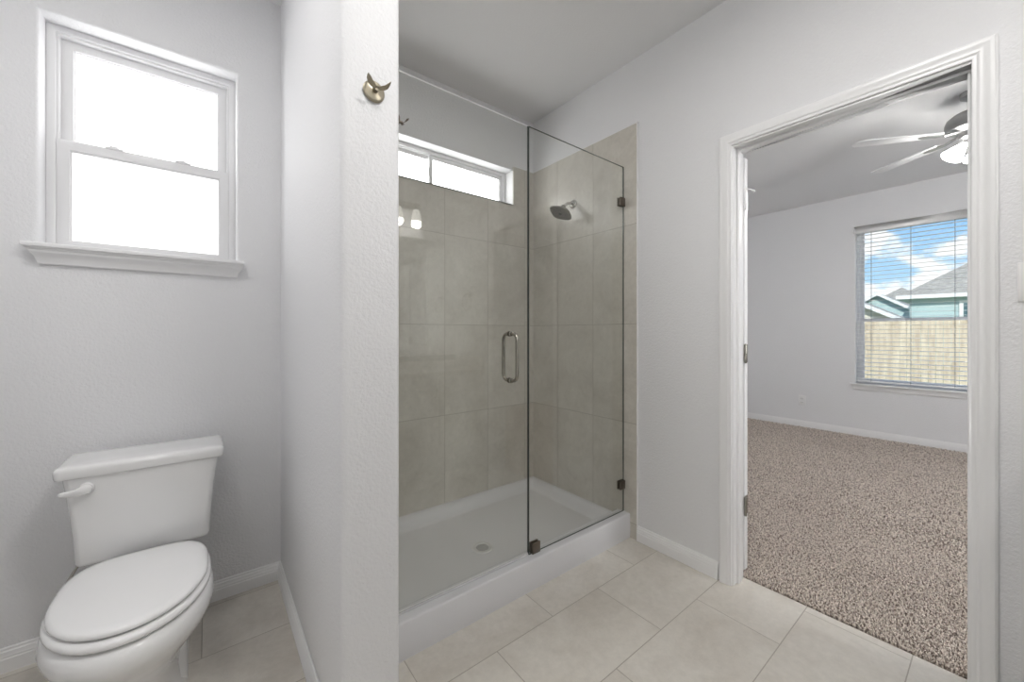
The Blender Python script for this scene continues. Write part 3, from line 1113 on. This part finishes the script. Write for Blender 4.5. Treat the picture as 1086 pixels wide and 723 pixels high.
# seat (ring) and lid
b = MB()
ym = 1.635
outer = [(.168, .240, .392), (.177, .250, .393), (.1815, .256, .399), (.1815, .256, .405), (.178, .252, .411), (.170, .243, .4135)]
rings = [egg(hw, ym, F, .235, z, 3.3) for hw, F, z in outer]
rings += [egg(.120, ym, .18, .15, .4135, 2.2), egg(.115, ym, .175, .145, .405, 2.2), egg(.118, ym, .18, .148, .392, 2.2)]
rings.append(rings[0])
b.loft(rings, False, False)
b.build('seat', SEATPLASTIC, to, smooth=True, angle=60)
b = MB()
lid = [(.160, .224, .4165), (.170, .236, .4170), (.1745, .2415, .421), (.1750, .242, .426), (.172, .239, .431), (.164, .230, .4345), (.150, .214, .4365), (.11, .16, .439), (.05, .08, .4405), (.005, .01, .441)]
rings = [egg(hw, ym + .002, F, .222 * hw / .175, z, 3.4) for hw, F, z in lid]
b.loft(rings)
b.build('lid', SEATPLASTIC, to, smooth=True, angle=60)
for s_ in (-1, 1):
    b = MB()
    M = Matrix.Translation((TX + s_ * .075, 1.872, .389))
    b.loft([rrect(-.022, .022, -.016, .020, .008, 0), rrect(-.022, .022, -.016, .020, .008, .018), rrect(-.018, .018, -.012, .016, .006, .024)], M=M)
    b.build('seat_hinge', SEATPLASTIC, to, smooth=True)
# tank
b = MB()
rings = []
for z, hw, yf, yb, r_ in ((.400, .160, 1.932, 2.11, .016), (.4015, .173, 1.919, 2.118, .018), (.406, .1775, 1.9135, 2.122, .020), (.415, .179, 1.912, 2.125, .020), (.50, .183, 1.909, 2.130, .02), (.58, .190, 1.906, 2.133, .02), (.65, .198, 1.904, 2.135, .02), (.703, .2055, 1.902, 2.135, .02)):
    ring = rrect(TX - hw, TX + hw, yf, yb, r_, z, 6)
    # the front is gently bowed and the underside dips in the middle
    ring = [(x, y - (.010 * (1 - ((x - TX) / hw) ** 2) if y < 2.0 else 0), zz - (.010 * (1 - ((x - TX) / hw) ** 2) if z < .43 else 0)) for x, y, zz in ring]
    rings.append(ring)
b.loft(rings)
b.build('tank', PORCELAIN, to, smooth=True, angle=60)
b = MB()
rings = []
for z, e_ in ((.7035, -.006), (.7035, .006), (.7055, .011), (.710, .013), (.730, .014), (.738, .0125), (.7425, .008), (.745, -.002), (.7462, -.02), (.747, -.08)):
    rg = rrect(TX - .210 - e_, TX + .210 + e_, 1.905 - e_, 2.108 + e_ * .6, .020, z, 6)
    rings.append([(x, y - (.010 * (1 - ((x - TX) / .22) ** 2) if y < 2.0 else 0), zz) for x, y, zz in rg])
b.loft(rings)
b.build('tank_lid', PORCELAIN, to, smooth=True, angle=60)
b = MB()
M = Matrix.Translation((-.318, 1.899, .668)) @ Matrix.Rotation(R(90), 4, 'X')
b.lathe([(0, 0), (.019, 0), (.0195, .004), (.016, .010), (.008, .014), (0, .015)], 28, M=M)
pts = [(.0165 * math.cos(R(t)), .002 + .0165 * math.sin(R(t))) for t in range(-70, 131, 20)]
pts += [(-.022, .006), (-.040, .003), (-.056, .002), (-.062, -.002), (-.062, -.009), (-.056, -.013), (-.036, -.0155), (-.014, -.0165)]
cx_, cz_ = -.318, .667
b.loft([[(cx_ + x * s_, 1.889 - d, cz_ + z * s_) for x, z in pts] for d, s_ in ((0, .97), (.005, 1.0), (.009, .96), (.011, .86))])
b.build('flush_lever', SEATPLASTIC, to, smooth=True, angle=50)
# water supply stop and hose
b = MB()
b.tube([(-.40, YT - .001, .16), (-.40, YT - .06, .16)], .008, 12); b.tube([(-.40, YT - .055, .145), (-.40, YT - .055, .19)], .010, 12)
b.tube([(-.40, YT - .055, .19), (-.41, YT - .055, .26), (-.37, YT - .07, .34), (-.32, YT - .10, .392)], .005, 10)
b.build('supply_hose', CHROME, to, smooth=True)

# ================================================================== PLATES
def plate_box(mb, m, a0, a1, z0, z1, t):
    mb.loft([[m(a0, z0, 0), m(a1, z0, 0), m(a1, z1, 0), m(a0, z1, 0)], [m(a0, z0, -t), m(a1, z0, -t), m(a1, z1, -t), m(a0, z1, -t)]])


mR = lambda a, z, d: (XR + d, a, z)
sw = thing('switch_plate', (XR, -.08, 1.34), 'white light switch plate on wall right of the doorway casing', 'light switch')
b = MB(); plate_box(b, mR, -.139, -.023, 1.282, 1.400, .006); b.build('cover_plate', PLASTIC, sw, bevel=.002)
for yc in (-.058, -.104):
    b = MB(); plate_box(b, mR, yc - .016, yc + .016, 1.308, 1.374, .009); b.build('rocker', PLASTIC, sw, bevel=.0015)
ol = thing('wall_outlet', (XF, 1.572, .335), 'white duplex outlet on grey bedroom wall left of the window', 'outlet')
b = MB(); plate_box(b, mB, 1.534, 1.610, .275, .397, .006); b.build('cover_plate', PLASTIC, ol, bevel=.002)
for zc in (.312, .360):
    b = MB()
    plate_box(b, mB, 1.556, 1.588, zc - .014, zc + .014, .0078)
    rc = b.build('receptacle', PLASTIC, ol, bevel=.001)
    b = MB()
    for dy in (-.007, .007):
        b.box((XF - .0085, 1.572 + dy - .0016, zc - .005), (XF - .0076, 1.572 + dy + .0016, zc + .006))
    s2 = b.build('slot', DARK, rc); s2.location = (0, 0, 0)

# ================================================================== CEILING FAN
FX, FY, FZ = 3.95, .12, 2.50
fan = thing('ceiling_fan', (FX, FY, ZC), 'white bladed ceiling fan with grey motor housing and lit bell shades in bedroom', 'ceiling fan')
Mf = Matrix.Translation((FX, FY, 0))
b = MB(); b.lathe([(0, ZC - .001), (.070, ZC - .001), (.068, ZC - .03), (.030, ZC - .055), (0, ZC - .056)], 32, M=Mf); b.build('canopy', FANMETAL, fan, smooth=True, angle=50)
b = MB(); b.lathe([(.0125, ZC - .05), (.0125, 2.62)], 16, M=Mf); b.build('downrod', FANMETAL, fan, smooth=True)
b = MB(); b.lathe([(0, 2.640), (.05, 2.638), (.105, 2.622), (.130, 2.600), (.138, 2.575), (.138, 2.540), (.130, 2.524), (.10, 2.515), (.075, 2.505), (.075, 2.470), (.060, 2.455), (0, 2.452)], 40, M=Mf); b.build('motor_housing', FANMETAL, fan, smooth=True, angle=40)
for k in range(5):
    a = R(55 + 72 * k)
    M = Matrix.Translation((FX, FY, FZ)) @ Matrix.Rotation(a, 4, 'Z') @ Matrix.Rotation(R(-7), 4, 'X')
    b = MB()
    out = [(.19, -.048), (.30, -.058), (.45, -.066), (.60, -.070), (.640, -.062), (.660, -.035), (.664, .0), (.660, .035), (.640, .062), (.60, .070), (.45, .066), (.30, .058), (.19, .048)]
    b.loft([[(x, y, z) for x, y in out] for z in (-.0035, .0035)], M=M)
    bd = b.build('blade', FANBLADE, fan, bevel=.0012)
    b = MB()
    M2 = Matrix.Translation((FX, FY, FZ)) @ Matrix.Rotation(a, 4, 'Z')
    b.tube([(.07, 0, .012), (.12, 0, .004), (.165, 0, -.006)], [.010, .009, .009], 10, M=M2)
    b.loft([[(x, y, z) for x, y in ((.155, -.010), (.19, -.034), (.27, -.030), (.30, -.008), (.30, .008), (.27, .030), (.19, .034), (.155, .010))] for z in (-.008, -.0036)], M=M)
    br_ = b.build('blade_iron', FANMETAL, bd, smooth=True, angle=40); br_.location = (0, 0, 0)
b = MB(); b.lathe([(0, 2.455), (.052, 2.455), (.055, 2.430), (.045, 2.405), (.02, 2.395), (0, 2.394)], 32, M=Mf); lk = b.build('light_kit', FANMETAL, fan, smooth=True, angle=40)
for k in range(3):
    a = R(120 + 120 * k)
    dx, dy = math.cos(a), math.sin(a)
    b = MB()
    Ms = Matrix.Translation((FX + dx * .055, FY + dy * .055, 2.428)) @ Matrix.Rotation(a, 4, 'Z') @ Matrix.Rotation(R(-38), 4, 'Y') @ Matrix.Scale(.86, 4)
    b.lathe([(.018, 0), (.024, -.012), (.036, -.040), (.052, -.075), (.066, -.105), (.068, -.112), (.064, -.110), (.050, -.075), (.034, -.040), (.022, -.014)], 32, M=Ms)
    b.build('glass_shade', SHADE_FAN, fan, smooth=True, angle=60)
    p_ = Ms @ Vector((0, 0, -.095))
    l = lamp('fan_bulb', 'POINT', p_, FAN_W / 3, (1, .985, .96), .05)

# ================================================================== VANITY SIDE (behind the camera, seen mirrored in the shower glass)
va = thing('vanity_cabinet', (.63, -.34, 0), 'grey vanity cabinet under the stone countertop facing the shower', 'cabinet')
b = MB(); b.box((X0 + .002, YM + .002, .10), (XR - .002, -.095, .832)); b.box((X0 + .002, YM + .002, 0), (XR - .002, -.16, .10)); b.build('body', CABINET, va, bevel=.001)
nd = 6
wv = (XR - X0 - .04) / nd
for k in range(nd):
    x0 = X0 + .02 + k * wv + .008
    x1 = X0 + .02 + (k + 1) * wv - .008
    b = MB(); frame_ring(b, lambda a, z, d: (a, -.095 + .018 - d, z), x0, x1, .125, .81, .055, 0, .018); b.box((x0 + .05, -.095, .17), (x1 - .05, -.087, .76))
    dd = b.build('door', CABINET, va, bevel=.001)
    b = MB(); hx = x1 - .03 if k % 2 == 0 else x0 + .03
    b.tube([(hx, -.077, .66), (hx, -.055, .66), (hx, -.050, .67), (hx, -.050, .74), (hx, -.055, .75), (hx, -.077, .75)], .004, 8)
    hd = b.build('handle', NICKEL, dd, smooth=True); hd.location = (0, 0, 0)
b = MB(); b.box((X0 + .002, YM + .002, .834), (XR - .002, -.065, .868)); b.box((X0 + .002, YM + .002, .868), (XR - .002, YM + .022, .968))
b.box((XR - .022, YM + .022, .868), (XR - .002, -.085, .968))
ct = b.build('countertop', COUNTER, bevel=.003)
tag(ct, 'pale stone vanity countertop with backsplash along mirror wall', 'countertop')
b = MB(); b.box((X0 + .03, YM + .001, .985), (XR - .004, YM + .007, 2.06)); mr = b.build('wall_mirror', MIRROR)
tag(mr, 'wide frameless mirror above the vanity countertop', 'mirror')

tr = thing('towel_ring', (XR, -.32, 1.53), 'round metal towel ring on wall beside the vanity mirror', 'towel ring')
b = MB(); b.lathe([(0, 0), (.026, 0), (.026, .005), (.010, .010), (.008, .045), (0, .046)], 24, M=Matrix.Translation((XR, -.32, 1.545)) @ Matrix.Rotation(R(-90), 4, 'Y')); b.build('post', NICKEL, tr, smooth=True, angle=50)
b = MB(); b.tube([(XR - .040, -.32 + .075 * math.sin(2 * PI * k / 40), 1.468 + .075 * math.cos(2 * PI * k / 40)) for k in range(40)], .0045, 10, closed=True); b.build('ring', NICKEL, tr, smooth=True)


def vanity_light(cx, label, power):
    t = thing('vanity_light', (cx, YM, 2.36), label, 'wall light', 'vanity lights above the mirror')
    b = MB(); b.box((cx - .25, YM, 2.315), (cx + .25, YM + .022, 2.375)); b.build('back_bar', NICKEL, t, bevel=.004)
    for k in (-1, 0, 1):
        x = cx + k * .17
        b = MB(); b.tube([(x, YM + .02, 2.345), (x, YM + .07, 2.355), (x, YM + .10, 2.345), (x, YM + .105, 2.315)], .007, 10)
        b.lathe([(0, .03), (.022, .028), (.024, 0), (0, 0)], 20, M=Matrix.Translation((x, YM + .105, 2.290))); b.build('arm', NICKEL, t, smooth=True, angle=50)
        b = MB(); b.lathe([(.022, .0), (.030, -.02), (.040, -.06), (.048, -.11), (.046, -.11), (.038, -.06), (.028, -.02)], 28, M=Matrix.Translation((x, YM + .105, 2.292))); b.build('glass_shade', SHADE, t, smooth=True, angle=60)
        lamp('vanity_bulb', 'POINT', (x, YM + .105, 2.165), power, (1, .975, .94), .045)
    return t


vanity_light(1.31, 'three-shade vanity light above mirror nearest the doorway wall', VANITY_W)
vanity_light(-.42, 'unseen second three-shade vanity light, placed far left to brighten the partition', VANITY_L)

tl = thing('fill_ceiling_light', (-.38, 1.12, ZC), 'added round flush ceiling light, unseen fill for the toilet alcove', 'ceiling light')
Mc = Matrix.Translation((-.38, 1.12, ZC))
b = MB(); b.lathe([(0, -.001), (.130, -.001), (.130, -.018), (.120, -.022), (0, -.022)], 40, M=Mc); b.build('rim', PLASTIC, tl, smooth=True, angle=40)
b = MB(); b.lathe([(.118, -.022), (.110, -.042), (.08, -.056), (0, -.062)], 40, M=Mc); b.build('diffuser', SHADE, tl, smooth=True, angle=60)
lamp('fill_ceiling_bulb', 'AREA', (-.38, 1.12, ZC - .068), ALCOVE_FILL, (1, .985, .965), .24, (0, 0, 0))

# ceiling lamp added out of view to brighten the bathroom floor and right wall
cl = thing('fill_ceiling_light', (.62, .25, ZC), 'added round flush ceiling light, unseen fill for the bathroom by the vanity', 'ceiling light')
Mc = Matrix.Translation((.62, .25, ZC))
b = MB(); b.lathe([(0, -.001), (.150, -.001), (.150, -.018), (.140, -.022), (0, -.022)], 40, M=Mc); b.build('rim', PLASTIC, cl, smooth=True, angle=40)
b = MB(); b.lathe([(.138, -.022), (.130, -.045), (.09, -.062), (0, -.068)], 40, M=Mc); b.build('diffuser', SHADE, cl, smooth=True, angle=60)
lamp('fill_ceiling_bulb', 'AREA', (.62, .25, ZC - .075), DOWN_FILL, (1, .985, .965), .26, (0, 0, 0))
